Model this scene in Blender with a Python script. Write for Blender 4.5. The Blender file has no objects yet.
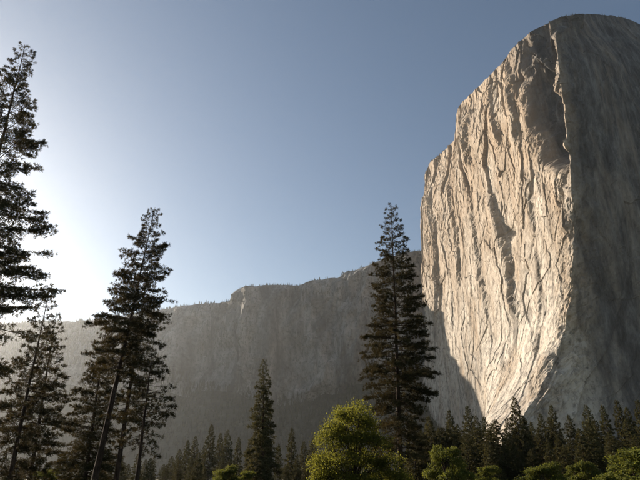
import bpy, math
import numpy as np

# ------------------------------------------------------------------ camera, sky, sun, exposure
scene = bpy.context.scene
COL = scene.collection
R_ = math.radians
F_PX, PITCH, EYE = 534.0, R_(24.0), 1.7        # focal length in 640-px-wide units, upward tilt, eye height
cam_d = bpy.data.cameras.new('camera')
cam = bpy.data.objects.new('camera', cam_d)
COL.objects.link(cam)
cam_d.sensor_width = 36.0
cam_d.lens = 36.0 * F_PX / 640.0
cam_d.clip_end = 30000.0
cam.location = (0, 0, EYE)
cam.rotation_euler = (math.pi / 2 + PITCH, 0, 0)
scene.camera = cam

SUN_AZ, SUN_EL = R_(-50.0), R_(17.5)            # azimuth from +Y, clockwise positive
world = bpy.data.worlds.new('World')
scene.world = world
world.use_nodes = True
wn = world.node_tree
wn.nodes.clear()
w_out = wn.nodes.new('ShaderNodeOutputWorld')
w_bg = wn.nodes.new('ShaderNodeBackground')
w_sky = wn.nodes.new('ShaderNodeTexSky')
w_sky.sky_type = 'NISHITA'
w_sky.sun_disc = False
w_sky.sun_elevation = SUN_EL
w_sky.sun_rotation = SUN_AZ
w_sky.altitude = 1500
w_sky.air_density = 1.1
w_sky.dust_density = 0.7
w_sky.ozone_density = 0.1
w_bg.inputs['Strength'].default_value = 0.05
wn.links.new(w_sky.outputs[0], w_bg.inputs[0])
wn.links.new(w_bg.outputs[0], w_out.inputs[0])

sun_d = bpy.data.lights.new('sun', 'SUN')
sun_d.energy = 5.0
sun_d.angle = R_(0.5)
sun_d.color = (1.0, 0.85, 0.67)
sun = bpy.data.objects.new('sun', sun_d)
COL.objects.link(sun)
from mathutils import Vector
SUN_DIR = Vector((math.sin(SUN_AZ) * math.cos(SUN_EL), math.cos(SUN_AZ) * math.cos(SUN_EL), math.sin(SUN_EL)))
sun.rotation_euler = SUN_DIR.to_track_quat('Z', 'Y').to_euler()
sun.location = SUN_DIR * 6000

vs = scene.view_settings
vs.view_transform = 'Standard'
vs.look = 'None'
vs.exposure = 1.3
vs.gamma = 1.0
vs.use_curve_mapping = False
cy = scene.cycles
cy.use_denoising = True
cy.max_bounces = 6
cy.diffuse_bounces = 3
cy.transmission_bounces = 4
cy.volume_bounces = 0
cy.transparent_max_bounces = 8
cy.use_adaptive_sampling = True
cy.adaptive_threshold = 0.02

# ------------------------------------------------------------------ helpers
CP, SP = math.cos(PITCH), math.sin(PITCH)

def az_el(px, py):
    """azimuth and tan(elevation) of a sight line"""
    r = px - 320.0; u = 240.0 - py
    fwd = F_PX * CP - u * SP
    up = F_PX * SP + u * CP
    return math.atan2(r, fwd), up / math.hypot(r, fwd)

def at(px, py, D):
    a, te = az_el(px, py)
    return np.array([D * math.sin(a), D * math.cos(a), EYE + D * te])

def project(P):
    """world points -> the photograph's pixel grid (used only to place real features)"""
    x, y, z = P[..., 0], P[..., 1], P[..., 2] - EYE
    fwd = y * CP + z * SP
    up = z * CP - y * SP
    return 320 + F_PX * x / fwd, 240 - F_PX * up / fwd

def hash3(ix, iy, iz, seed):
    h = (ix.astype(np.int64) * 374761393 + iy.astype(np.int64) * 668265263 + iz.astype(np.int64) * 2147483647 + seed * 1274126177) & 0xFFFFFFFF
    h = ((h ^ (h >> 13)) * 1274126177) & 0xFFFFFFFF
    h = ((h ^ (h >> 16)) * 2246822519) & 0xFFFFFFFF
    return ((h ^ (h >> 15)) & 0xFFFFFF) / float(0xFFFFFF)

def vnoise(x, y, z=0.0, seed=0):
    x, y, z = np.broadcast_arrays(np.asarray(x, float), np.asarray(y, float), np.asarray(z, float))
    ix, iy, iz = np.floor(x), np.floor(y), np.floor(z)
    fx, fy, fz = x - ix, y - iy, z - iz
    fx = fx * fx * fx * (fx * (fx * 6 - 15) + 10); fy = fy * fy * fy * (fy * (fy * 6 - 15) + 10); fz = fz * fz * (3 - 2 * fz)
    def c(a, b, d): return hash3(ix + a, iy + b, iz + d, seed)
    def pl(d):
        return (c(0, 0, d) * (1 - fx) + c(1, 0, d) * fx) * (1 - fy) + (c(0, 1, d) * (1 - fx) + c(1, 1, d) * fx) * fy
    if np.all(iz == 0) and np.all(fz == 0):
        return pl(0) * 2 - 1
    return (pl(0) * (1 - fz) + pl(1) * fz) * 2 - 1

def fbm(x, y, z=0.0, seed=0, octaves=4, gain=0.5, lac=2.03):
    s = 0; a = 1.0; n = 0
    for k in range(octaves):
        s = s + a * vnoise(x * lac ** k + 17.3 * k, y * lac ** k + 5.1 * k, z, seed + k)
        n += a; a *= gain
    return s / n

def ridged(x, y, seed=0, octaves=3):
    s = 0; a = 1.0; n = 0
    for k in range(octaves):
        s = s + a * (1 - 2 * np.abs(vnoise(x * 2 ** k + 9.7 * k, y * 2 ** k, 0.0, seed + k)))
        n += a; a *= 0.5
    return s / n

def facet(x, y, seed):
    """Voronoi cells: three random numbers of the nearest cell and the offset from its centre"""
    ix, iy = np.floor(x), np.floor(y)
    best = np.full(x.shape, 1e9); out = [np.zeros(x.shape) for _ in range(5)]
    for a in (-1, 0, 1):
        for b in (-1, 0, 1):
            cx, cy_ = ix + a, iy + b
            jx = cx + hash3(cx, cy_, 0 * cx, seed); jy = cy_ + hash3(cx, cy_, 0 * cx + 1, seed)
            dx, dy = x - jx, y - jy
            d = dx * dx + dy * dy
            m = d < best
            best = np.where(m, d, best)
            vals = (hash3(cx, cy_, 0 * cx + 2, seed), hash3(cx, cy_, 0 * cx + 3, seed), hash3(cx, cy_, 0 * cx + 4, seed), dx, dy)
            for k in range(5): out[k] = np.where(m, vals[k], out[k])
    return out

def smooth(a, b, x):
    t = np.clip((x - a) / (b - a), 0, 1)
    return t * t * (3 - 2 * t)

def mesh_np(name, verts, faces=None, quads=None, mats=None, smooth_shade=False, midx=None):
    """faces (n,3) triangles and/or quads (m,4)"""
    me = bpy.data.meshes.new(name)
    verts = np.asarray(verts, np.float32)
    arrs = []; tot = []
    if quads is not None and len(quads):
        arrs.append(np.asarray(quads, np.int32).ravel()); tot.append(np.full(len(quads), 4, np.int32))
    if faces is not None and len(faces):
        arrs.append(np.asarray(faces, np.int32).ravel()); tot.append(np.full(len(faces), 3, np.int32))
    loops = np.concatenate(arrs); tots = np.concatenate(tot)
    starts = np.concatenate([[0], np.cumsum(tots)[:-1]]).astype(np.int32)
    me.vertices.add(len(verts)); me.vertices.foreach_set('co', verts.ravel())
    me.loops.add(len(loops)); me.loops.foreach_set('vertex_index', loops)
    me.polygons.add(len(tots)); me.polygons.foreach_set('loop_start', starts)
    me.polygons.foreach_set('loop_total', tots)
    if midx is not None:
        me.polygons.foreach_set('material_index', np.asarray(midx, np.int32))
    me.polygons.foreach_set('use_smooth', np.full(len(tots), bool(smooth_shade)))
    for m in (mats or []):
        me.materials.append(m)
    me.update(calc_edges=True)
    return me

def link(name, me, parent=None, kind=None, label=None, cat=None, group=None):
    o = bpy.data.objects.new(name, me)
    COL.objects.link(o)
    if parent is not None: o.parent = parent
    if kind: o['kind'] = kind
    if label: o['label'] = label
    if cat: o['category'] = cat
    if group: o['group'] = group
    return o

def grid_quads(nr, nc):
    i = np.arange(nr - 1)[:, None] * nc + np.arange(nc - 1)[None, :]
    i = i.ravel()
    return np.stack([i, i + 1, i + nc + 1, i + nc], 1)

# ------------------------------------------------------------------ materials
def new_mat(name):
    m = bpy.data.materials.new(name)
    m.use_nodes = True
    nt = m.node_tree
    return m, nt, nt.nodes['Principled BSDF']

def N(nt, t, **kw):
    n = nt.nodes.new(t)
    for k, v in kw.items(): setattr(n, k, v)
    return n

def ramp(nt, src, stops):
    r = N(nt, 'ShaderNodeValToRGB')
    els = r.color_ramp.elements
    while len(els) < len(stops): els.new(0.5)
    for e, (p, c) in zip(els, stops):
        e.position = p; e.color = (*c, 1) if len(c) == 3 else c
    nt.links.new(src, r.inputs[0])
    return r.outputs[0]

def noise_tex(nt, vec, scale, detail=4, rough=0.55, dist=0.0):
    n = N(nt, 'ShaderNodeTexNoise')
    n.inputs['Scale'].default_value = scale
    n.inputs['Detail'].default_value = detail
    n.inputs['Roughness'].default_value = rough
    n.inputs['Distortion'].default_value = dist
    nt.links.new(vec, n.inputs['Vector'])
    return n.outputs['Fac']

def mapping(nt, src, scale):
    m = N(nt, 'ShaderNodeMapping')
    m.inputs['Scale'].default_value = scale
    nt.links.new(src, m.inputs['Vector'])
    return m.outputs[0]

def mixc(nt, fac, a, b, mode='MIX'):
    m = N(nt, 'ShaderNodeMix', data_type='RGBA', blend_type=mode)
    for idx, v in ((0, fac), (6, a), (7, b)):
        if isinstance(v, (int, float)): m.inputs[idx].default_value = v
        elif isinstance(v, tuple): m.inputs[idx].default_value = (*v, 1)
        else: nt.links.new(v, m.inputs[idx])
    return m.outputs[2]

def rock_mat(name, light, mid, dark, stain, tan, bump=1.0, panel=None, diorite_shade=None, weather=None):
    m, nt, p = new_mat(name)
    geo = N(nt, 'ShaderNodeNewGeometry').outputs['Position']
    big = noise_tex(nt, mapping(nt, geo, (.006, .006, .004)), 1.0, 5, .6, .6)
    c = ramp(nt, big, [(.3, mid), (.5, light), (.72, mid)])
    tn = noise_tex(nt, mapping(nt, geo, (.014, .014, .006)), 1.0, 5, .6, .4)
    c = mixc(nt, ramp(nt, tn, [(.5, (0, 0, 0)), (.68, (1, 1, 1))]), c, tan)
    st = noise_tex(nt, mapping(nt, geo, (.04, .04, .007)), 1.0, 9, .66, .6)     # water streaks down the wall
    c = mixc(nt, ramp(nt, st, [(.49, (0, 0, 0)), (.68, (.8, .8, .8))]), c, stain)
    fn = noise_tex(nt, mapping(nt, geo, (.11, .11, .07)), 1.0, 10, .74)
    c = mixc(nt, ramp(nt, fn, [(.36, (.85, .85, .85)), (.52, (0, 0, 0))]), c, dark)
    if weather:
        sz = N(nt, 'ShaderNodeSeparateXYZ'); nt.links.new(geo, sz.inputs[0])
        wr = N(nt, 'ShaderNodeMapRange'); wr.inputs['From Min'].default_value = 280; wr.inputs['From Max'].default_value = 640
        nt.links.new(sz.outputs[2], wr.inputs['Value'])
        wn_ = noise_tex(nt, mapping(nt, geo, (.02, .02, .006)), 1.0, 7, .66, .5)
        wm = N(nt, 'ShaderNodeMath', operation='MULTIPLY')
        nt.links.new(wr.outputs[0], wm.inputs[0]); nt.links.new(ramp(nt, wn_, [(.34, (.25, .25, .25)), (.62, (.95, .95, .95))]), wm.inputs[1])
        c = mixc(nt, wm.outputs[0], c, weather)
    if diorite_shade:  # dark diorite patches, also painting the right wall's shade deeper into the rock colour
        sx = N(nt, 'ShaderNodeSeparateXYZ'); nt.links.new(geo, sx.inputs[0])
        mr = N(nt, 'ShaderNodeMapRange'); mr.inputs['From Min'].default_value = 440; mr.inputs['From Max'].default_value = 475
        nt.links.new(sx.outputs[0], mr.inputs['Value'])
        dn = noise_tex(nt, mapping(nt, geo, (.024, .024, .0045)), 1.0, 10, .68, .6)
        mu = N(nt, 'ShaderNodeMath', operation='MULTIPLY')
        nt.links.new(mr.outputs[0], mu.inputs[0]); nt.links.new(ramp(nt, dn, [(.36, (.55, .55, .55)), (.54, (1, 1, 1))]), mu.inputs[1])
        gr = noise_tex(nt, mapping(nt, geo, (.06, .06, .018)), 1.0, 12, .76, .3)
        k = lambda f: tuple(f * q for q in diorite_shade)
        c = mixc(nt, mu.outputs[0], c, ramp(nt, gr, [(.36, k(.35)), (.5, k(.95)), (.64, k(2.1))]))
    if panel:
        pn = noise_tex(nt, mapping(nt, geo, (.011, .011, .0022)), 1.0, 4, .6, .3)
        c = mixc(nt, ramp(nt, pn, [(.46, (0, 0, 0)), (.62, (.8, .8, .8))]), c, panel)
    nt.links.new(c, p.inputs['Base Color'])
    p.inputs['Roughness'].default_value = .92
    p.inputs['Specular IOR Level'].default_value = .15
    b1 = noise_tex(nt, mapping(nt, geo, (.22, .22, .14)), 1.0, 10, .72, .1)
    b = N(nt, 'ShaderNodeBump')
    b.inputs['Strength'].default_value = .7
    b.inputs['Distance'].default_value = 1.7 * bump
    nt.links.new(b1, b.inputs['Height'])
    nt.links.new(b.outputs[0], p.inputs['Normal'])
    return m

def leaf_mat(name, cols, trans, tfac, obj_var=.25):
    m, nt, p = new_mat(name)
    info = N(nt, 'ShaderNodeObjectInfo')
    geo = N(nt, 'ShaderNodeNewGeometry')
    rnd = geo.outputs['Random Per Island']
    c = ramp(nt, rnd, [(i / (len(cols) - 1), k) for i, k in enumerate(cols)])
    nz = noise_tex(nt, geo.outputs['Position'], .6, 2)
    c = mixc(nt, ramp(nt, nz, [(.35, (.55, .55, .55)), (.65, (1.0, 1.0, 1.0))]), (0, 0, 0), c)
    hs = N(nt, 'ShaderNodeHueSaturation')
    mr = N(nt, 'ShaderNodeMapRange')
    mr.inputs['To Min'].default_value = 1 - obj_var; mr.inputs['To Max'].default_value = 1 + obj_var
    nt.links.new(info.outputs['Random'], mr.inputs['Value'])
    nt.links.new(mr.outputs[0], hs.inputs['Value'])
    nt.links.new(c, hs.inputs['Color'])
    nt.links.new(hs.outputs[0], p.inputs['Base Color'])
    p.inputs['Roughness'].default_value = .75
    p.inputs['Specular IOR Level'].default_value = .12
    tr = N(nt, 'ShaderNodeBsdfTranslucent')
    tr.inputs['Color'].default_value = (*trans, 1)
    mx = N(nt, 'ShaderNodeMixShader')
    mx.inputs[0].default_value = tfac
    out = nt.nodes['Material Output']
    nt.links.new(p.outputs[0], mx.inputs[1]); nt.links.new(tr.outputs[0], mx.inputs[2])
    nt.links.new(mx.outputs[0], out.inputs['Surface'])
    return m

M_ROCK = rock_mat('granite', (.47, .43, .378), (.36, .33, .292), (.085, .079, .073), (.070, .066, .061), (.31, .25, .19), diorite_shade=(.074, .075, .077), weather=(.29, .228, .172))
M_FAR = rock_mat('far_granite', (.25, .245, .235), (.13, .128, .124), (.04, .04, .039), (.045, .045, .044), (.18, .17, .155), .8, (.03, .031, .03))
M_PINE = leaf_mat('pine_needles', [(.018, .022, .010), (.033, .037, .015), (.055, .055, .023)], (.10, .07, .025), .16)
M_FIR = leaf_mat('fir_needles', [(.022, .028, .012), (.040, .046, .019), (.066, .068, .027)], (.10, .085, .03), .25)
M_OAK = leaf_mat('oak_leaves', [(.030, .044, .009), (.055, .072, .014), (.09, .105, .02)], (.22, .215, .03), .46)
M_SHRUB = leaf_mat('shrub_leaves', [(.038, .050, .012), (.065, .080, .017), (.10, .11, .024)], (.15, .155, .025), .38)
M_WOOD = leaf_mat('distant_needles', [(.022, .028, .016), (.036, .043, .022), (.055, .058, .028)], (.07, .07, .03), .2)

def bark_mat():
    m, nt, p = new_mat('bark')
    geo = N(nt, 'ShaderNodeTexCoord').outputs['Object']
    n = noise_tex(nt, mapping(nt, geo, (5, 5, 1.1)), 1.0, 6, .65, .3)
    c = ramp(nt, n, [(.35, (.014, .010, .008)), (.55, (.042, .029, .021)), (.75, (.085, .058, .040))])
    nt.links.new(c, p.inputs['Base Color'])
    p.inputs['Roughness'].default_value = .95
    p.inputs['Specular IOR Level'].default_value = .1
    b = N(nt, 'ShaderNodeBump')
    b.inputs['Strength'].default_value = .9; b.inputs['Distance'].default_value = .08
    nt.links.new(n, b.inputs['Height']); nt.links.new(b.outputs[0], p.inputs['Normal'])
    return m
M_BARK = bark_mat()

def ground_mat():
    m, nt, p = new_mat('meadow_ground')
    geo = N(nt, 'ShaderNodeNewGeometry').outputs['Position']
    a = noise_tex(nt, mapping(nt, geo, (.05, .05, .05)), 1.0, 6, .6)
    c = ramp(nt, a, [(.35, (.035, .040, .016)), (.55, (.070, .072, .026)), (.75, (.105, .088, .042))])
    f = noise_tex(nt, mapping(nt, geo, (3, 3, 3)), 1.0, 5, .7)
    c = mixc(nt, ramp(nt, f, [(.4, (.7, .7, .7)), (.6, (0, 0, 0))]), c, (.03, .03, .015))
    nt.links.new(c, p.inputs['Base Color'])
    p.inputs['Roughness'].default_value = .95
    b = N(nt, 'ShaderNodeBump')
    b.inputs['Strength'].default_value = .8; b.inputs['Distance'].default_value = .15
    nt.links.new(f, b.inputs['Height']); nt.links.new(b.outputs[0], p.inputs['Normal'])
    return m
M_GROUND = ground_mat()
def soil_mat():
    m, nt, p = new_mat('forest_floor')
    geo = N(nt, 'ShaderNodeNewGeometry').outputs['Position']
    a = noise_tex(nt, mapping(nt, geo, (.03, .03, .03)), 1.0, 7, .65)
    c = ramp(nt, a, [(.35, (.020, .024, .013)), (.6, (.045, .045, .025)), (.8, (.10, .095, .08))])
    nt.links.new(c, p.inputs['Base Color']); p.inputs['Roughness'].default_value = .95
    return m
M_SOIL = soil_mat()

# ------------------------------------------------------------------ ground
def ground_z(x, y):
    x = np.asarray(x, float); y = np.asarray(y, float)
    return -.35 + .5 * fbm(x / 90, y / 90, 0, 3, 3) * smooth(15, 60, np.hypot(x, y))

def build_ground():
    def axis(lo, hi):
        near = np.arange(-400, 401, 8.0)
        return np.unique(np.concatenate([np.linspace(lo, -400, 40), near, np.linspace(400, hi, 40)]))
    xs, ys = axis(-4600, 3200), axis(-1500, 4600)
    X, Y = np.meshgrid(xs, ys)
    V = np.stack([X, Y, ground_z(X, Y)], -1).reshape(-1, 3)
    link('ground', mesh_np('ground', V, quads=grid_quads(len(ys), len(xs)), mats=[M_GROUND], smooth_shade=True), kind='structure')
build_ground()

# ------------------------------------------------------------------ the great granite cliff
PL0 = np.array([438.0, 899.0])                   # a point of the left-hand wall's line in plan
NSW = np.array([-.99, -.14]); NSW /= np.linalg.norm(NSW)
TSW = np.array([-NSW[1] * -1, 0]); TSW = np.array([NSW[1], -NSW[0]]); TSW = TSW if TSW[1] > 0 else -TSW   # runs away from the camera

# prow line, low to high: pixel it shows at, how far it stands out from the wall's line
PROW = [(497, 476, 150), (503, 446, 132), (518, 425, 105), (540, 390, 62), (560, 345, 26), (571, 300, 6), (574, 250, 0),
        (573, 205, 0), (571, 175, 0), (568, 140, 0), (564, 105, 0), (560, 70, -2), (557, 40, -6), (555, 15, -10)]

def prow_points():
    out = []
    for px, py, off in PROW:
        a, te = az_el(px, py)
        base = PL0 + NSW * off
        d = np.array([math.sin(a), math.cos(a)])
        # base + t*TSW = D*d
        A = np.array([[d[0], -TSW[0]], [d[1], -TSW[1]]])
        D, t = np.linalg.solve(A, base)
        p = d * D
        out.append((EYE + D * te, p[0], p[1]))
    return np.array(out)
PROW_W = prow_points()
zs = np.linspace(-40, 1100, 400)
ker = np.exp(-np.linspace(-2, 2, 15) ** 2); ker /= ker.sum()
def sm1(v):
    return np.convolve(np.pad(v, 7, mode='edge'), ker, mode='valid')
PX_Z = sm1(np.interp(zs, PROW_W[:, 0], PROW_W[:, 1]))
PY_Z = sm1(np.interp(zs, PROW_W[:, 0], PROW_W[:, 2]))

RIM = [(380, 300), (405, 300), (412, 262), (415, 228), (418, 205), (422, 181), (430, 162), (445, 150), (455, 139), (456.5, 113), (459, 105), (468, 97), (480, 85), (490, 75), (501, 64), (512, 49),
       (531, 32), (546, 24), (561, 17.5), (580, 14), (600, 14.5), (614, 16), (628, 19), (640, 24), (665, 50), (700, 110), (760, 230)]
RIM_A = np.array([az_el(*p) for p in RIM])

def plan(s, z):
    """s<0: metres back along the left wall, s>0: metres along the right wall. Returns x, y."""
    px = np.interp(z, zs, PX_Z); py = np.interp(z, zs, PY_Z)
    # right wall: from the prow to an anchor which leans back with height
    rx, ry = 720.0, 838 + .11 * z
    dx, dy = rx - px, ry - py
    L = np.hypot(dx, dy)
    sp = np.maximum(s, 0); sn = np.maximum(-s, 0)
    xr = px + dx / L * sp; yr = py + dy / L * sp + np.maximum(sp - L, 0) ** 2 * 2e-4
    # left wall: along TSW, flattened from the flared foot to the plane, then turning away out of sight
    off = (px - PL0[0]) * NSW[0] + (py - PL0[1]) * NSW[1]
    off2 = -off * smooth(60, 420, sn)            # the flare dies out along the wall
    Lsw = 835.0
    turn = np.maximum(sn - Lsw, 0)
    along = np.minimum(sn, Lsw) + turn * .25
    xl = px + TSW[0] * along + NSW[0] * off2 + turn * .95
    yl = py + TSW[1] * along + NSW[1] * off2
    return np.where(s >= 0, xr, xl), np.where(s >= 0, yr, yl)

def build_cliff():
    s = np.unique(np.concatenate([np.linspace(-1300, -880, 14), np.arange(-880, 0, 1.75), np.arange(0, 420, 1.75), np.linspace(420, 1500, 60)]))
    # rim height by iteration
    zr = np.full(len(s), 900.0)
    for _ in range(12):
        x, y = plan(s, zr)
        a = np.arctan2(x, y); te = np.interp(a, RIM_A[:, 0], RIM_A[:, 1])
        zr = .5 * zr + .5 * np.clip(EYE + np.hypot(x, y) * te, 250, 1300)
    zr = np.where(s < -840, zr[np.searchsorted(s, -840)], zr)
    zr = np.convolve(np.pad(zr, 2, mode='edge'), [.1, .2, .4, .2, .1], mode='valid')
    zr = zr + 5 * fbm(s / 30, 0 * s, 0, 91, 4)
    nv = 560
    v = np.linspace(0, 1, nv)
    S = np.broadcast_to(s[None, :], (nv, len(s))).copy()
    Z = -12 + (zr[None, :] + 12) * v[:, None]
    X, Y = plan(S, Z)
    P = np.stack([X, Y, Z], -1)
    # base normals
    du = np.gradient(P, axis=1); dv = np.gradient(P, axis=0)
    n = np.cross(du, dv); n /= np.linalg.norm(n, axis=-1, keepdims=True) + 1e-9
    if n[nv // 2, np.searchsorted(s, 100), 1] > 0: n = -n
    # soften normals round the prow
    for _ in range(3):
        n[:, 3:-3] = (n[:, :-6] + n[:, 1:-5] + n[:, 2:-4] + n[:, 3:-3] + n[:, 4:-2] + n[:, 5:-1] + n[:, 6:]) / 7
    n /= np.linalg.norm(n, axis=-1, keepdims=True)
    qx, qy = project(P)
    sw = smooth(10, -40, S)                       # 1 on the left wall, 0 on the right
    wz = Z + 12 * fbm(S / 90, Z / 120, 0, 5, 3)
    ws = S + 7 * fbm(S / 90, Z / 110, 0, 6, 3) + .10 * (Z - 400)
    h = np.zeros_like(S)
    # big buttresses, ribs, flakes
    def saw(x, fall):
        f = x - np.floor(x)
        return np.where(f < 1 - fall, f / (1 - fall), (1 - f) / fall)
    amp = lambda sd, sc: smooth(-.45, .5, fbm(ws / sc, wz / (sc * 2.2), 0, sd, 3))
    rug = np.clip(smooth(340, 150, qy) + .55 * smooth(485, 435, qx), .28, 1.15) * sw + (1 - sw) * .8
    h += rug * sw * 5 * amp(22, 150) * saw(ws / 120 + .5 * fbm(ws / 260, wz / 400, 0, 21, 2), .08)
    k1 = .6 + .4 * smooth(70, 0, S)
    for wx, wy, am, sd in ((64, 150, 9.0, 101), (27, 52, 2.7, 111), (12, 20, 1.0, 121), (5.5, 8, .4, 127)):
        r1, r2, r3, dx, dy = facet(ws / wx + .14 * fbm(ws / wx, wz / wy, 0, sd + 3, 2), wz / wy + .3 * fbm(ws / wx, wz / wy, 0, sd + 5, 2), sd)
        h += k1 * am * rug * (1 + .3 * smooth(220, 120, qy)) * ((r1 - .5) * .8 + (r2 * .8 - .2) * dx + (r3 - .5) * .7 * dy)
    # fractures running across the grain: tilted blocks, corners and small roofs
    for wx, wy, ang, am, sd in ((70, 90, .35, 5.5, 181), (34, 40, -.5, 2.2, 185), (15, 17, .35, 1.0, 189)):
        ca, sa = math.cos(ang), math.sin(ang)
        uu, vv_ = S * ca + Z * sa, -S * sa + Z * ca
        r1, r2, r3, dx, dy = facet(uu / wx + .1 * fbm(S / 20, Z / 20, 0, sd + 1, 2), vv_ / wy, sd)
        h += (.5 + .5 * rug) * k1 * am * ((r1 - .5) * .75 + (r2 - .35) * .8 * dx + (r3 - .5) * .7 * dy)
    # crack systems: thin near-vertical grooves
    for cw, ch, dep, wd, sd in ((30, 330, 4.0, .05, 151), (13, 120, 2.0, .06, 161)):
        c = np.abs(vnoise(ws / cw + .3 * fbm(ws / 30, wz / 60, 0, sd + 1, 2), wz / ch, 0.0, sd))
        h -= (.5 + .5 * sw) * (.35 + .65 * rug) * dep * smooth(wd, 0, c) * smooth(-.3, .3, fbm(ws / 90, wz / 140, 0, sd + 2, 2))
    h += (1 - sw) * (6 * ridged(ws / 90, wz / 420, 23, 3) + 2.2 * ridged(ws / 24, wz / 120, 33, 3))
    h += (.6 + .4 * sw) * .7 * fbm(S / 7, Z / 14, 0, 71, 4)
    h += 13 * np.exp(-(S / 50) ** 2) * fbm(S / 40, Z / 45, 0, 83, 5, .6)
    h += 8 * fbm(S / 220, Z / 300, 0, 81, 3)

    def band(poly, wl, wr, depth):
        """a step along a line: rises over wl px coming from the left, falls over wr px to the right"""
        poly = np.array(poly, float)
        yy = poly[:, 1]; o = np.argsort(yy)
        cx = np.interp(qy, yy[o], poly[o, 0])
        endw = smooth(yy.min() - 6, yy.min() + 12, qy) * smooth(yy.max() + 6, yy.max() - 14, qy)
        d = qx - cx + 6.0 * fbm(S / 45, Z / 55, 0, 7, 5, .6)
        prof = np.where(d < 0, smooth(-wl, 0, d), smooth(wr, 0, d))
        return depth * prof * endw
    # pillars of the lit wall: a slow rise, then a sharp drop to the right
    h += band([(490, 196), (499, 224), (506, 255), (512, 284), (517, 318)], 17, 5.0, 14)
    h += band([(464, 180), (471, 216), (477, 257), (481, 290), (486, 320)], 16, 5.0, 7)
    h += band([(446, 185), (449, 209), (455, 250), (458, 290)], 12, 4.0, 9)
    h += band([(526, 170), (533, 200), (536, 240)], 16, 4.0, 5)
    h += band([(536, 250), (541, 290), (537, 330), (530, 365)], 16, 4.0, 5)
    h += band([(464, 118), (468, 142), (471, 172)], 9, 4.0, 14)
    h += band([(486, 85), (492, 118), (498, 150)], 12, 2.5, 8)
    h += band([(497, 66), (505, 90), (514, 122), (520, 150)], 12, 4, 11)
    h += band([(428, 190), (434, 250), (438, 320)], 9, 3, 10)
    h += band([(487, 345), (491, 385), (496, 415), (500, 440)], 3, 30, 14)
    # the deep shaded recess under the summit, left of the prow
    ly = np.array([20, 45, 86, 122, 150, 170.]); lx = np.array([518, 515, 512, 521, 530, 545.])
    py_ = np.array([15, 40, 70, 105, 140, 175.]); pxx = np.array([555, 557, 560, 564, 568, 571.])
    dl = qx - np.interp(qy, ly, lx) + 7 * fbm(S / 30, Z / 50, 0, 171, 4)
    dr = np.interp(qy, py_, pxx) - qx + 6 * fbm(S / 30, Z / 45, 0, 173, 4)
    rec = smooth(0, 24, dl) * smooth(1, 11, dr) * smooth(176, 158, qy + 4 * fbm(S / 30, Z / 30, 0, 175, 3))
    h -= 66 * rec
    h += band([(521, 46), (527, 60), (534, 82)], 3, 12, 22)
    # small dark alcoves
    for ax, ay, ar, ad in ((508, 232, 5, 12), (526, 271, 2.2, 6), (531, 315, 5, 7), (446, 210, 5, 6), (590, 240, 9, 5), (606, 300, 8, 5)):
        h -= ad * np.exp(-(((qx - ax) / ar) ** 2 + ((qy - ay) / (ar * 1.5)) ** 2))
    # lower left wall stands in a broad bay
    # rounding toward the rim
    back = smooth(.80, 1.0, v)[:, None] ** 1.5 * 26
    h -= back
    P = P + n * h[..., None] * np.array([1, 1, .35])
    P[..., 2] = np.where(v[:, None] > .97, np.minimum(P[..., 2], zr[None, :] + 2), P[..., 2])
    # lift or lower the top so that the skyline keeps its profile after the relief
    tp = P[-1]
    zreq = EYE + np.hypot(tp[:, 0], tp[:, 1]) * np.interp(np.arctan2(tp[:, 0], tp[:, 1]), RIM_A[:, 0], RIM_A[:, 1])
    dz = np.where((s > -830), zreq + 3 * fbm(s / 22, 0 * s, 0, 92, 4) - tp[:, 2], 0)
    P[..., 2] += np.clip(dz, -120, 120)[None, :] * (v ** 5)[:, None]
    # plateau behind the rim
    inward = np.stack([np.full(len(s), .42), np.full(len(s), .90), np.zeros(len(s))], -1)
    rows = [P]
    top = P[-1]
    for k, dd in enumerate((4, 9, 16, 28, 50, 90, 160, 280, 460)):
        r = top + inward * dd
        r[:, 2] = top[:, 2] + 3.0 * (1 - math.exp(-dd / 20)) + 1.5 * fbm(s / 18, dd / 15 + 0 * s, 0, 13, 3) - dd * .05
        rows.append(r[None])
    P = np.concatenate(rows, 0)
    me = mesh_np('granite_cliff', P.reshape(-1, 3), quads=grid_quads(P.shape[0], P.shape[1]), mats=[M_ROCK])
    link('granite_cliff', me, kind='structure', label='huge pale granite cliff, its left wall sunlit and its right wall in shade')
    return s, top
CL_S, CL_TOP = build_cliff()

# ------------------------------------------------------------------ the far cliff and ridge
FAR = [  # rim pixel x, y, distance of the rim
    (-330, 420, 3300), (-200, 352, 3250), (-80, 332, 3150), (0, 324, 3050), (45, 322, 2950), (80, 321, 2850), (110, 319, 2700), (140, 314, 2550), (165, 309, 2420), (190, 305, 2330), (215, 303, 2260),
    (229, 302, 2180), (232, 292, 2160), (243, 287, 2140), (262, 285, 2110), (300, 285, 2070), (312, 280, 2050), (338, 278, 2020), (345, 273, 2010), (356, 270, 1990),
    (370, 264, 1960), (385, 258, 1930), (400, 254, 1900), (415, 251, 1880), (440, 249, 1860), (520, 250, 1850)]

def far_line():
    pts = []
    for px, py, D in FAR:
        p = at(px, py, D); pts.append(p)
    return np.array(pts)
FARW = far_line()

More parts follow.
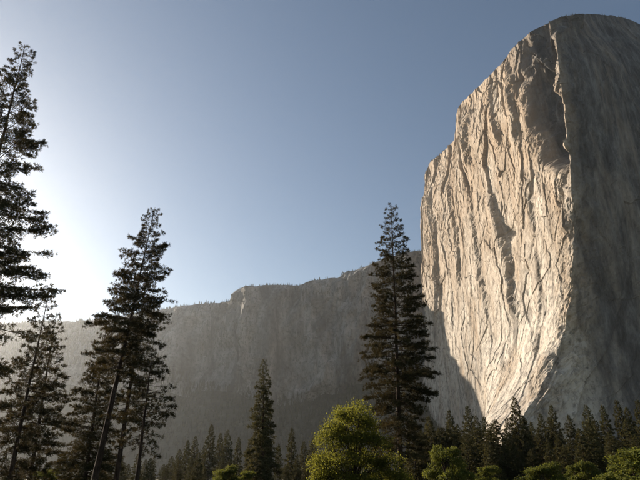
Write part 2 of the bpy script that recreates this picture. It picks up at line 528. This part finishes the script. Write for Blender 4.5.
FVT_ = .3
def build_far():
    seg = np.concatenate([[0], np.cumsum(np.linalg.norm(np.diff(FARW[:, :2], axis=0), axis=1))])
    s = np.arange(0, seg[-1], 6.0)
    X = np.interp(s, seg, FARW[:, 0]); Y = np.interp(s, seg, FARW[:, 1]); ZR = np.interp(s, seg, FARW[:, 2])
    k = np.exp(-np.linspace(-2, 2, 25) ** 2); k /= k.sum()
    sm = lambda a: np.convolve(np.pad(a, 12, mode='edge'), k, mode='valid')
    Xs, Ys = sm(X), sm(Y)
    tx, ty = np.gradient(Xs), np.gradient(Ys)
    L = np.hypot(tx, ty); nx, ny = ty / L, -tx / L           # toward the camera
    ZR = ZR + 5 * fbm(s / 40, 0 * s, 0, 19, 4)
    px, _ = project(np.stack([Xs, Ys, ZR], -1))
    rock = smooth(120, 235, px)                              # cliff to the right, wooded slope to the left
    talus_z = (285 + 60 * fbm(s / 200, 0 * s, 0, 25, 3)) * rock + (1 - rock) * 330
    talus_w = 430 * rock + 620 * (1 - rock)
    cliff_w = 70 * rock + 420 * (1 - rock)
    nv = 230
    v = np.linspace(0, 1, nv)
    vt = FVT_
    rowsP = []
    Zr = np.zeros((nv, len(s))); Of = np.zeros((nv, len(s)))
    for i, vv in enumerate(v):
        if vv < vt:
            q = vv / vt
            Zr[i] = -12 + (talus_z + 12) * q ** 1.35
            Of[i] = cliff_w + talus_w * (1 - q)
        else:
            q = (vv - vt) / (1 - vt)
            Zr[i] = talus_z + (ZR - talus_z) * q
            Of[i] = cliff_w * (1 - q) ** 1.0
    S = np.broadcast_to(s[None], Zr.shape)
    ws = S + 25 * fbm(S / 200, Zr / 180, 0, 35, 3)
    wall = smooth(.26, .36, v)[:, None] * smooth(1.0, .96, v)[:, None]
    h = 55 * ridged(ws / 260, Zr / 1100, 45, 2) + 22 * ridged(ws / 75, Zr / 380, 55, 3) + 6 * ridged(ws / 28, Zr / 120, 65, 3)
    t = fbm(ws / 60, Zr / 110, 0, 75, 3) * 4
    h += 8 * (np.floor(t) + smooth(.75, 1, t - np.floor(t)))
    for wx, wy, am, sd in ((70, 170, 16, 131), (30, 70, 7, 141)):
        r1, r2, r3, dx, dy = facet(ws / wx, Zr / wy, sd)
        h += am * ((r1 - .5) + (r2 - .5) * dx + (r3 - .5) * dy)
    h = h * wall * (.35 + .65 * rock[None]) + (1 - wall) * 14 * fbm(S / 90, Of / 80, 0, 85, 4) * (v[:, None] < .9) * smooth(0, .06, v)[:, None]
    O = Of + h
    P = np.stack([Xs[None] + nx[None] * O, Ys[None] + ny[None] * O, Zr], -1)
    rows = [P]; top = P[-1]
    for dd in (8, 20, 45, 90, 200, 420, 700):
        r = top.copy(); r[:, 0] -= nx * dd; r[:, 1] -= ny * dd
        r[:, 2] += -dd * .10 + 4 * fbm(s / 30, dd / 30 + 0 * s, 0, 95, 3)
        rows.append(r[None])
    P = np.concatenate(rows, 0)
    # forest floor colour where soil lies
    nq = grid_quads(P.shape[0], P.shape[1])
    rr = np.repeat(np.arange(P.shape[0] - 1), P.shape[1] - 1)
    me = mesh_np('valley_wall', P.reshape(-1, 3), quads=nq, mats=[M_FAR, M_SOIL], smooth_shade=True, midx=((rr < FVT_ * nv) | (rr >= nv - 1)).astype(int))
    link('valley_wall', me, kind='structure', label='long hazy granite rim and wooded slope in shade across the valley')
    return s, P, nv, vt, rock, px, (nx, ny)
FS, FP, FNV, FVT, FROCK, FPX, FN = build_far()

# ------------------------------------------------------------------ distant forest (too many and too far to count)
def far_tree_template(rng, tiers=5, sides=6):
    V = []; F = []
    for k in range(tiers):
        z0 = .06 + .88 * k / tiers; z1 = min(1.0, z0 + 1.5 / tiers)
        r = .19 * (1 - .86 * k / tiers)
        b = len(V)
        V.append((0, 0, z1 if k < tiers - 1 else 1.0))
        for i in range(sides * 2):
            a = math.pi * i / sides + rng.uniform(-.2, .2)
            rr = r * (1.0 if i % 2 == 0 else .5) * rng.uniform(.7, 1.2)
            V.append((rr * math.cos(a), rr * math.sin(a), z0 + rng.uniform(-.03, .03) + (.04 if i % 2 else 0)))
        for i in range(sides * 2):
            F.append((b, b + 1 + i, b + 1 + (i + 1) % (sides * 2)))
    return np.array(V), np.array(F)

def scatter_trees(name, pts, hts, seed, tiers=5, sides=5, label=None):
    rng = np.random.default_rng(seed)
    tem = [far_tree_template(rng, tiers, sides) for _ in range(5)]
    Vs, Fs = [], []; off = 0
    which = rng.integers(0, 5, len(pts))
    for w in range(5):
        idx = np.where(which == w)[0]
        if not len(idx): continue
        V, F = tem[w]
        a = rng.uniform(0, 6.28, len(idx)); wd = rng.uniform(.8, 1.35, len(idx))
        ca, sa = np.cos(a), np.sin(a)
        H = hts[idx]
        x = (V[None, :, 0] * ca[:, None] - V[None, :, 1] * sa[:, None]) * (H * wd)[:, None] + pts[idx, 0:1]
        y = (V[None, :, 0] * sa[:, None] + V[None, :, 1] * ca[:, None]) * (H * wd)[:, None] + pts[idx, 1:2]
        z = V[None, :, 2] * H[:, None] + pts[idx, 2:3]
        Vs.append(np.stack([x, y, z], -1).reshape(-1, 3))
        Fs.append((F[None] + (np.arange(len(idx)) * len(V))[:, None, None] + off).reshape(-1, 3))
        off += len(V) * len(idx)
    me = mesh_np(name, np.concatenate(Vs), faces=np.concatenate(Fs), mats=[M_WOOD])
    return link(name, me, kind='stuff', label=label)

def build_forests():
    rng = np.random.default_rng(8)
    nr, nc = FP.shape[0], FP.shape[1]
    # rim of the far wall
    pts, ht = [], []
    vis = np.where((FPX > -60) & (FPX < 440))[0]
    for j in rng.choice(vis, 2200):
        if fbm(np.array(FS[j] / 55.0), np.array(.5), 0, 209, 3) < rng.uniform(-.35, .25): continue
        i = FNV - 1 + rng.integers(0, 3)
        pts.append(FP[i, j] + [rng.uniform(-3, 3), rng.uniform(-3, 3), -1.0]); ht.append(rng.uniform(4, 15) * rng.uniform(.6, 1.1) * (1.25 if FPX[j] < 230 else .9))
    scatter_trees('rim_forest', np.array(pts), np.array(ht), 4, 4, 4, 'fringe of tiny conifers along the far valley rim')
    # wooded slopes under the far wall
    pts, ht = [], []
    for _ in range(9000):
        j = vis[rng.integers(0, len(vis))]
        wooded = 1 - FROCK[j]
        i = int(rng.uniform(0, FVT + .035 + wooded * .62) * FNV)
        i = min(i, FNV - 1)
        if i > FVT * FNV and rng.random() < .35: continue
        pts.append(FP[i, j] + [rng.uniform(-4, 4), rng.uniform(-4, 4), -1.5]); ht.append(rng.uniform(14, 30))
    for _ in range(9000):                       # brush and trees on the ledges and gullies of the wall
        j = vis[rng.integers(0, len(vis))]; i = int(rng.uniform(FVT, .98) * FNV)
        q = FP[i, j]
        if fbm(np.array(q[0] / 70 + q[1] / 70), np.array(q[2] / 55), 0, 205, 3) < .26: continue
        pts.append(q + [0, 0, -1.0]); ht.append(rng.uniform(6, 15))
    scatter_trees('slope_forest', np.array(pts), np.array(ht), 5, 4, 4, 'dark conifer wood covering the slope below the far wall')
    # rim of the great cliff
    pts, ht = [], []
    ok = np.where((CL_S > -820) & (CL_S < 420))[0]
    for j in rng.choice(ok, 900):
        if fbm(np.array(CL_S[j] / 45.0), np.array(.5), 0, 207, 2) < .12: continue
        d = rng.uniform(-1, 14)
        pts.append(CL_TOP[j] + [d * .42, d * .9, .3]); ht.append(rng.uniform(2, 6.5))
    scatter_trees('cliff_top_forest', np.array(pts), np.array(ht), 6, 4, 4, 'tiny conifers along the top edge of the great cliff')
build_forests()

# ------------------------------------------------------------------ trees
def tube(path, rad, sides=6):
    path = np.asarray(path, float); n = len(path)
    d = np.gradient(path, axis=0); d /= np.linalg.norm(d, axis=1, keepdims=True) + 1e-9
    ref = np.where(np.abs(d[:, 2:3]) > .8, np.array([[1., 0, 0]]), np.array([[0, 0, 1.]]))
    u = np.cross(d, ref); u /= np.linalg.norm(u, axis=1, keepdims=True) + 1e-9
    w = np.cross(d, u)
    a = np.linspace(0, 2 * math.pi, sides, endpoint=False)
    V = path[:, None] + (u[:, None] * np.cos(a)[None, :, None] + w[:, None] * np.sin(a)[None, :, None]) * np.asarray(rad)[:, None, None]
    i = np.arange(n - 1)[:, None] * sides; k = np.arange(sides)[None]
    q = np.stack([i + k, i + (k + 1) % sides, i + sides + (k + 1) % sides, i + sides + k], -1).reshape(-1, 4)
    return V.reshape(-1, 3), q

class Geo:
    def __init__(s): s.v = []; s.q = []; s.n = 0
    def add(s, v, q): s.v.append(v); s.q.append(q + s.n); s.n += len(v)
    def mesh(s, name, mats, sm=True): return mesh_np(name, np.concatenate(s.v), quads=np.concatenate(s.q), mats=mats, smooth_shade=sm)

def needles(rng, P, D, size, K, spread, width):
    """K thin triangles fanning from every tuft"""
    n = len(P)
    P = np.repeat(P, K, 0); D = np.repeat(D, K, 0); L = np.repeat(size, K) * rng.uniform(.55, 1.1, n * K)
    d = D + rng.normal(0, spread, (n * K, 3)); d /= np.linalg.norm(d, axis=1, keepdims=True) + 1e-9
    s = np.cross(d, rng.normal(0, 1, (n * K, 3))); s /= np.linalg.norm(s, axis=1, keepdims=True) + 1e-9
    w = (width * rng.uniform(.7, 1.3, n * K) * np.repeat(size, K) / np.median(size))[:, None]
    b = P + rng.normal(0, .03, (n * K, 3))
    V = np.stack([b + d * L[:, None] * .12 - s * w * .5, b + d * L[:, None] * .45 + s * w * .9, b + d * L[:, None]], 1).reshape(-1, 3)
    F = np.arange(n * K * 3).reshape(-1, 3)
    return V, F

def conifer_meshes(seed, H, R, cs, nb, shear=(0, 0), r0=None, prof='pine', tuft=.36, K=9, width=.06, tw=5.0, step=.25,
                   gap=.35, elev=(45, -8), droop=.10, upturn=.14, sub=1.0, bare=0, mat=None, one_side=None, ragged=.45, tsp=.8):
    rng = np.random.default_rng(seed)
    r0 = r0 or H * .0135
    g = Geo()
    # trunk
    zt = np.concatenate([[-.6, 0, .5], np.linspace(1.5, H, 22)])
    bx = np.cumsum(rng.normal(0, .010 * H / 20, len(zt))); by = np.cumsum(rng.normal(0, .010 * H / 20, len(zt)))
    bx -= bx[1]; by -= by[1]
    bx -= bx[-1] * zt / H; by -= by[-1] * zt / H
    tpos = lambda z: np.array([shear[0] * z + np.interp(z, zt, bx), shear[1] * z + np.interp(z, zt, by), z])
    path = np.array([tpos(z) for z in zt])
    rad = r0 * np.clip(1 - .96 * np.clip(zt / H, 0, 1) ** .9, .02, 1)
    rad[:3] *= (1.7, 1.4, 1.15)
    g.add(*tube(path, rad, 10))
    TP, TD, TS = [], [], []
    ga = rng.uniform(0, 6.28)
    for b in range(nb + bare):
        dead = b >= nb
        if dead:
            h = rng.uniform(.12, max(cs, .3))
        else:
            f = (b + rng.uniform(0, 1)) / nb
            h = cs + (1 - cs) * (1 - (1 - f) ** 1.0) * .985
        t = (1 - h) / (1 - cs)
        if prof == 'pine':
            r = R * min(1, .10 + 1.25 * max(t, 0) ** .8) * (1 - .35 * max(0, (t - .72) / .28))
        elif prof == 'spire':
            r = R * (.04 + .96 * max(t, 0) ** .72)
        else:                                        # column
            r = R * min(1.0, .08 + 1.6 * max(t, 0) ** .75) * (1 - .15 * max(0, t - .7))
        L = r * rng.uniform(1 - ragged, 1 + ragged * .45)
        if dead: L = R * rng.uniform(.12, .35)
        ga += 2.399 + rng.normal(0, .5)
        if one_side is not None:
            c = math.cos(ga - one_side[0])
            L *= 1 + one_side[1] * c
        L = max(L, .15)
        tap = (.5 + .5 * min(1.0, max(t, 0) * 4)) if prof != 'pine' else (.72 + .28 * min(1.0, max(t, 0) * 5))
        e = R_(elev[0] + (elev[1] - elev[0]) * min(1, max(t, 0) ** .6)) + rng.normal(0, .12)
        q = np.linspace(0, 1, 7)
        out = L * q * math.cos(e)
        wig = np.cumsum(rng.normal(0, .025 * L, 7)); wig -= wig[0]
        z0 = h * H
        zz = L * (math.sin(e) * q - droop * q ** 2 * (1 + t) + upturn * q ** 3)
        ca, sa = math.cos(ga), math.sin(ga)
        base = tpos(z0)
        bp = base + np.stack([out * ca - wig * sa, out * sa + wig * ca, zz], 1)
        br = max(.012, min(.010 + .011 * L, r0 * .5)) * (1 - .85 * q)
        g.add(*tube(bp, br, 4))
        if dead: continue
        dens = (1 - gap) + gap * rng.uniform(-1, 1)
        if dens < .12: continue
        nt = max(3, int(L * tw * 1.9 * dens * sub))
        qs = 1 - rng.uniform(0, 1, nt) ** 1.35 * (.80 if prof == 'pine' else .95)
        for qq in qs:
            p = np.array([np.interp(qq, q, bp[:, i]) for i in range(3)])
            side = rng.choice((-1, 1)); an = ga + side * rng.uniform(.35, 1.25) * (1 - .5 * qq)
            lt = np.clip((.18 + .42 * (1 - qq)) * L * rng.uniform(.5, 1.15), .12, 1.7)
            td = np.array([math.cos(an), math.sin(an), rng.normal(.10, .22)])
            m = max(1, int(lt / step))
            fr = (np.arange(m) + rng.uniform(.3, 1, m)) / m
            pp = p + td * (lt * fr)[:, None]
            pp[:, 2] -= .10 * (lt * fr) ** 2
            TP.append(pp); TD.append(np.broadcast_to(td + np.array([0, 0, .28]), (m, 3))); TS.append(np.full(m, tuft * tap) * rng.uniform(.75, 1.15, m))
        TP.append(bp[-1:]); TD.append(np.array([[ca, sa, .4]])); TS.append(np.array([tuft * tap]))
    # leader
    for z in np.linspace(H * .96, H, 7):
        TP.append(tpos(z)[None]); TD.append(np.array([[0, 0, 2.0]])); TS.append(np.array([tuft * .4]))
    P = np.concatenate(TP); D = np.concatenate(TD); S = np.concatenate(TS)
    V, F = needles(rng, P, D, S, K, tsp, width)
    crown = mesh_np('crown', V, faces=F, mats=[mat or M_PINE])
    trunk = g.mesh('trunk', [M_BARK])
    return trunk, crown

def tree_thing(name, meshes, loc, label, cat='tree', group=None, rot=0.0, scale=1.0, sxy=None):
    o = bpy.data.objects.new(name, None)
    COL.objects.link(o)
    o.empty_display_size = .5
    o.location = loc
    o.rotation_euler = (0, 0, rot)
    sxy = sxy or scale
    o.scale = (sxy, sxy, scale)
    o['label'] = label; o['category'] = cat
    if group: o['group'] = group
    link('trunk', meshes[0], o); link('crown', meshes[1], o)
    return o

def axis_tree(top, low, D, dl=0.0):
    """foot on the ground, height and lean of a trunk seen through two pixels"""
    a = at(top[0], top[1], D); b = at(low[0], low[1], D + dl)
    d = (a - b) / (a[2] - b[2])
    gz = float(ground_z(b[0], b[1]))
    f = b + d * (gz - b[2])
    return f, a[2] - gz, (d[0], d[1])

def big_tree(name, label, top, low, D, seed, group=None, **kw):
    f, H, sh = axis_tree(top, low, D)
    return tree_thing(name, conifer_meshes(seed, H, shear=sh, **kw), tuple(f), label, group=group)

big_tree('pine_tree', 'tall dark broad-crowned pine silhouetted against the bright sky beside the spike-topped pine', (25, 46), (-22, 230), 46, 11,
         R=5.0, cs=.14, nb=250, gap=.38, tw=5.5, K=16, tuft=.34, width=.036, tsp=.62, elev=(35, -8), bare=8, r0=.42)
big_tree('pine_tree', 'ragged pine with a thin spike top beside the tall silhouetted pine', (49, 292), (22, 420), 52, 12,
         R=2.7, cs=.06, nb=130, gap=.35, tw=5.2, K=16, tuft=.34, width=.036, tsp=.62, elev=(20, -14), bare=6)
big_tree('pine_tree', 'feathery pine half hidden behind the spike-topped pine', (57, 312), (36, 440), 58, 13,
         R=2.6, cs=.06, nb=130, gap=.35, tw=5.2, K=16, tuft=.34, width=.036, tsp=.62, elev=(25, -10), bare=6)
big_tree('pine_tree', 'tallest pine of the leaning cluster, long dark trunk slanting left', (155, 208), (96, 478), 54, 14,
         R=3.3, cs=.38, nb=200, gap=.36, tw=5.4, K=16, tuft=.34, width=.036, tsp=.62, elev=(32, -14), bare=16, r0=.31)
big_tree('pine_tree', 'straighter tall pine standing close beside the long slanting trunk', (151, 250), (117, 476), 59, 15,
         R=3.1, cs=.28, nb=110, gap=.45, tw=5.2, K=16, tuft=.34, width=.036, tsp=.62, elev=(28, -14), bare=12, r0=.27)
big_tree('pine_tree', 'slimmest pine of the leaning cluster, thin dark trunk with sparse foliage', (154, 338), (137, 478), 51, 16,
         R=2.5, cs=.30, nb=75, gap=.45, tw=5.0, K=16, tuft=.34, width=.036, tsp=.62, elev=(20, -15), bare=14, r0=.20)
big_tree('pine_tree', 'shortest, fullest pine of the leaning cluster, feathery foliage down to the ground', (107, 322), (86, 476), 64, 17,
         R=3.5, cs=.05, nb=190, gap=.3, tw=5.0, K=16, tuft=.34, width=.036, tsp=.62, prof='spire', elev=(30, -8), bare=4)
big_tree('conifer_tree', 'slender dense conifer with shaggy drooping foliage standing alone before the far wall', (264, 358), (262, 478), 92, 18,
         R=3.0, cs=.03, nb=240, gap=.25, tw=5.0, K=9, prof='spire', elev=(35, -30), droop=.16, upturn=.10, mat=M_FIR, tuft=.40, width=.075)
big_tree('pine_tree', 'tall straight pine with layered boughs before the great cliff', (391, 204), (401, 470), 60, 19,
         R=3.7, cs=.13, nb=270, gap=.34, tw=5.4, K=16, tsp=.62, elev=(38, -20), ragged=.35, bare=12, r0=.32, tuft=.34, width=.036)

# ---- broadleaf trees and shrubs
def broadleaf_meshes(seed, H, W, lobes, leaf=.16, per=26, clumps=60, trunk_h=.25, mat=None, r0=None, shell=.45, spots=None):
    rng = np.random.default_rng(seed)
    r0 = r0 or H * .022
    g = Geo()
    fork = np.array([0, 0, H * trunk_h])
    g.add(*tube(np.array([[0, 0, -.4], [0.05, 0, H * trunk_h * .5], fork]), np.array([r0 * 1.4, r0, r0 * .85]), 8))
    LP, LC = [], []
    for k in range(lobes):
        a = rng.uniform(0, 6.28); rr = W * .5 * math.sqrt(rng.uniform(.02, .85))
        top = 1 - .55 * (rr / (W * .5)) ** 2
        z = H * rng.uniform(.30, max(.36, top - .12))
        if k < lobes * .3:
            rr *= .6; z = H * rng.uniform(.70, .88)
        c = np.array([rr * math.cos(a), rr * math.sin(a), z])
        rad = np.array([1, 1, .9]) * W * rng.uniform(.07, .18)
        if spots is not None:
            sx_, sy_, sz_, sr_ = spots[k]
            c = np.array([sx_, sy_, sz_]); rad = np.array([1, 1, .78]) * sr_ * rng.uniform(.85, 1.15)
        m1 = fork * .5 + c * .5 + rng.normal(0, .04 * W, 3); m1[2] = max(m1[2], fork[2] * .6)
        tpts = np.array([fork * (1 - q) ** 2 + 2 * q * (1 - q) * m1 + q * q * c for q in np.linspace(0, 1, 6)])
        g.add(*tube(tpts, np.linspace(r0 * .55, r0 * .12, 6), 5))
        u = rng.normal(0, 1, (clumps, 3)); u /= np.linalg.norm(u, axis=1, keepdims=True)
        u[:, 2] = np.where(rng.random(clumps) < .45, np.abs(u[:, 2]), u[:, 2])
        pc = c + u * rad * (rng.uniform(shell, 1.08, clumps) ** .6)[:, None]
        for j in range(0, clumps, 6):
            g.add(*tube(np.array([c, (c + pc[j]) * .5 + rng.normal(0, .03 * W, 3), pc[j]]), np.array([r0 * .14, r0 * .1, r0 * .04]), 3))
        LP.append(pc)
    C = np.concatenate(LP)
    C = C[C[:, 2] > .12]
    C = np.repeat(C, per, 0)
    n = len(C)
    p = C + rng.normal(0, 1, (n, 3)) * np.array([1, 1, .7]) * W * .028
    d = rng.normal(0, 1, (n, 3)) + np.array([0, 0, -.2]); d /= np.linalg.norm(d, axis=1, keepdims=True)
    s = np.cross(d, rng.normal(0, 1, (n, 3))); s /= np.linalg.norm(s, axis=1, keepdims=True)
    L = (leaf * rng.uniform(.6, 1.25, n))[:, None]
    V = np.stack([p, p + d * L * .5 + s * L * .34, p + d * L, p + d * L * .5 - s * L * .34], 1).reshape(-1, 3)
    i = np.arange(n) * 4
    crown = mesh_np('crown', V, quads=np.stack([i, i + 1, i + 2, i + 3], 1), mats=[mat or M_SHRUB])
    return g.mesh('trunk', [M_BARK]), crown

def broad(name, label, top, D, W, seed, cat='tree', group=None, meshes=None, Hm=None, rot=0.0, **kw):
    p = at(top[0], top[1], D)
    gz = float(ground_z(p[0], p[1]))
    H = p[2] - gz
    if meshes is None:
        return tree_thing(name, broadleaf_meshes(seed, H, W, **kw), (p[0], p[1], gz), label, cat, group)
    return tree_thing(name, meshes, (p[0], p[1], gz), label, cat, group, rot, H / Hm, W / Hm)

def oak_spots():
    """main masses of the broadleaf tree: across, up and size in metres"""
    r = np.random.default_rng(5); out = []
    for x, z, q in ((-.6, 7.0, 1.25), (.9, 7.1, 1.2), (-1.9, 6.3, 1.1), (2.3, 6.5, 1.15), (-2.9, 5.0, 1.25), (-1.0, 5.2, 1.2), (.8, 5.3, 1.3), (3.2, 5.0, 1.3), (-3.5, 3.4, 1.2), (-2.0, 3.5, 1.3),
                    (0.2, 3.7, 1.2), (2.0, 3.6, 1.1), (3.9, 3.3, 1.2), (-4.1, 1.9, 1.1), (-2.6, 1.7, 1.3), (-.8, 1.8, 1.2), (1.2, 1.8, 1.2), (3.0, 1.7, 1.2), (4.6, 1.9, 1.0)):
        for k in range(2):
            out.append((x * .74 + r.normal(0, .35), (k * 2 - 1) * r.uniform(.3, 1.1) * (4.2 - abs(x)) * .55 + r.normal(0, .3), z + r.normal(0, .25), q * r.uniform(.55, 1.0)))
    return out
OAK = oak_spots()
broad('oak_tree', 'spreading broadleaf tree with sunlit yellow-green leaves beside the tall straight pine', (350, 398), 52, 9.6, 31, lobes=len(OAK), clumps=46, per=26, leaf=.15, mat=M_OAK, trunk_h=.16, spots=OAK)

SH = [broadleaf_meshes(40 + k, 4.0, 4.0, lobes=24, clumps=24, per=22, leaf=.14, trunk_h=.08, mat=M_SHRUB) for k in range(3)]
# label, top pixel, distance, width
SHRUBS = [
    ('pale green bush before the small conifers beside the slender dense conifer', (226, 464), 70, 4.2),
    ('low bush at the foot of the slender dense conifer', (248, 471), 74, 3.6),
    ('rounded olive green bush at the foot of the tall straight pine', (446, 445), 70, 5.4),
    ('bright sunlit bush below the conifers at the prow of the cliff', (541, 461), 66, 5.2),
    ('low bush between the olive bush and the bright sunlit bush', (488, 466), 80, 4.5),
    ('largest sunlit bush, under the shaded wall of the great cliff', (631, 447), 62, 7.4),
    ('shaded bush beside the largest sunlit bush', (580, 460), 92, 5.6),
    ('small sunlit bush at the foot of the spike-topped pine', (46, 470), 66, 4.0),
]
for k, (lab, top, D, W) in enumerate(SHRUBS):
    broad('bush', lab, top, D, W, 0, 'bush', None, SH[k % 3], 4.0, rot=1.7 * k)

# ---- conifers of the valley floor
FIRS = [conifer_meshes(60 + k, 20.0, R=3.3 + .4 * (k % 3), cs=.03, nb=150, gap=.25, tw=2.4, K=8, prof='spire', elev=(38, -18), droop=.12, mat=M_FIR,
                       tuft=.62, width=.20, step=.5, ragged=.4) for k in range(5)]
VALLEY = [  # top pixel, distance, width factor
    ((449, 410), 150, 1.0), ((467, 406), 175, 1.0), ((476, 416), 165, 1.0), ((484, 417), 170, 1.1), ((491, 423), 150, 1.0), ((514, 397), 160, 1.0), ((507, 418), 150, 1.0),
    ((523, 416), 190, 1.0), ((531, 422), 180, 1.0), ((540, 414), 190, 1.0), ((551, 405), 200, .95), ((568, 415), 190, 1.05), ((586, 405), 205, .9), ((602, 405), 200, .95),
    ((616, 400), 195, .9), ((626, 407), 200, 1.0), ((637, 400), 190, .95), ((650, 404), 200, 1.0), ((457, 424), 140, 1.0), ((439, 428), 130, 1.0), ((430, 420), 120, 1.0),
    ((577, 432), 230, 1.0), ((595, 428), 240, 1.0), ((560, 430), 220, 1.0),
    ((146, 459), 270, 1.0), ((154, 457), 260, 1.0), ((164, 464), 250, 1.0), ((180, 449), 210, 1.0), ((188, 440), 200, 1.0), ((196, 436), 205, 1.0), ((212, 424), 190, 1.0),
    ((221, 433), 200, 1.0), ((228, 430), 195, 1.0), ((239, 437), 205, 1.0), ((250, 440), 210, 1.0), ((292, 428), 170, 1.0), ((304, 441), 190, 1.0), ((313, 438), 180, 1.0),
    ((279, 444), 220, 1.0), ((172, 456), 230, 1.0), ((204, 446), 240, 1.0), ((124, 462), 260, 1.0), ((332, 436), 200, 1.0), ((375, 424), 150, 1.1), ((412, 416), 120, 1.1), ((421, 430), 140, 1.0),
]
rngv = np.random.default_rng(77)
def neighbour(px):
    right = px > 420
    if right:
        spot = [(462, 'behind the rounded olive green bush'), (498, 'behind the low bush beside the olive bush'), (535, 'before the sunlit foot of the great cliff'), (562, 'behind the bright sunlit bush'),
                (610, 'behind the shaded bush, against the shaded cliff wall'), (999, 'behind the large sunlit bush')]
    else:
        spot = [(170, 'beyond the leaning pine cluster'), (234, 'behind the pale green bush beside the slender conifer'), (272, 'close behind the slender dense conifer'), (320, 'between the slender conifer and the yellow-green broadleaf tree'),
                (999, 'behind the yellow-green broadleaf tree and tall straight pine')]
    return next(t for lim, t in spot if px < lim)
for k, (top, D, wf) in enumerate(VALLEY):
    p = at(top[0], top[1], D); gz = float(ground_z(p[0], p[1]))
    Hs = (p[2] - gz) / 20.0
    right = top[0] > 420
    lab = 'conifer in the wood ' + neighbour(top[0])
    grp = 'conifers below the great cliff' if right else 'conifers below the far wall'
    if top == (514, 397):
        lab, grp = 'tallest conifer before the sunlit foot of the great cliff', grp
    tree_thing('conifer_tree', FIRS[k % 5], (p[0], p[1], gz), lab, 'tree', grp, rot=float(rngv.uniform(0, 6.28)), scale=Hs, sxy=max(Hs, .75) * wf * .95)

# ---- young conifers and brush closing the foot of the wood
for k in range(96):
    px = -10 + 425 * (k + rngv.uniform(0, 1)) / 40 if k < 40 else 415 + 240 * (k - 40 + rngv.uniform(0, 1)) / 56
    right = px > 420
    py = rngv.uniform(416, 454) if right else rngv.uniform(452, 468)
    D = rngv.uniform(100, 175) if right else rngv.uniform(110, 160)
    p = at(px, py, D); gz = float(ground_z(p[0], p[1])); Hs = (p[2] - gz) / 20.0
    tree_thing('young_conifer', FIRS[k % 5], (p[0], p[1], gz), 'short young conifer in the thicket ' + neighbour(px), 'tree',
               'young conifers in the thicket below the %s' % ('great cliff' if right else 'far wall'), rot=float(rngv.uniform(0, 6.28)), scale=Hs, sxy=Hs * float(rngv.uniform(1.2, 1.7)))

# ------------------------------------------------------------------ haze
def build_haze():
    x0, x1, y0, y1, z0, z1 = -4700, 3300, -1600, 4700, -14.5, 1200
    V = [(x, y, z) for z in (z0, z1) for y in (y0, y1) for x in (x0, x1)]
    Q = [(0, 2, 3, 1), (4, 5, 7, 6), (0, 1, 5, 4), (2, 6, 7, 3), (0, 4, 6, 2), (1, 3, 7, 5)]
    m = bpy.data.materials.new('haze_air')
    m.use_nodes = True
    nt = m.node_tree
    nt.nodes.clear()
    o = nt.nodes.new('ShaderNodeOutputMaterial')
    v = nt.nodes.new('ShaderNodeVolumePrincipled')
    v.inputs['Color'].default_value = (.88, .94, 1.0, 1)
    v.inputs['Density'].default_value = 4.0e-5
    v.inputs['Anisotropy'].default_value = .70
    nt.links.new(v.outputs[0], o.inputs['Volume'])
    me = mesh_np('haze', V, quads=Q, mats=[m])
    link('haze', me, kind='stuff', label='thin pale evening haze filling the valley')
build_haze()
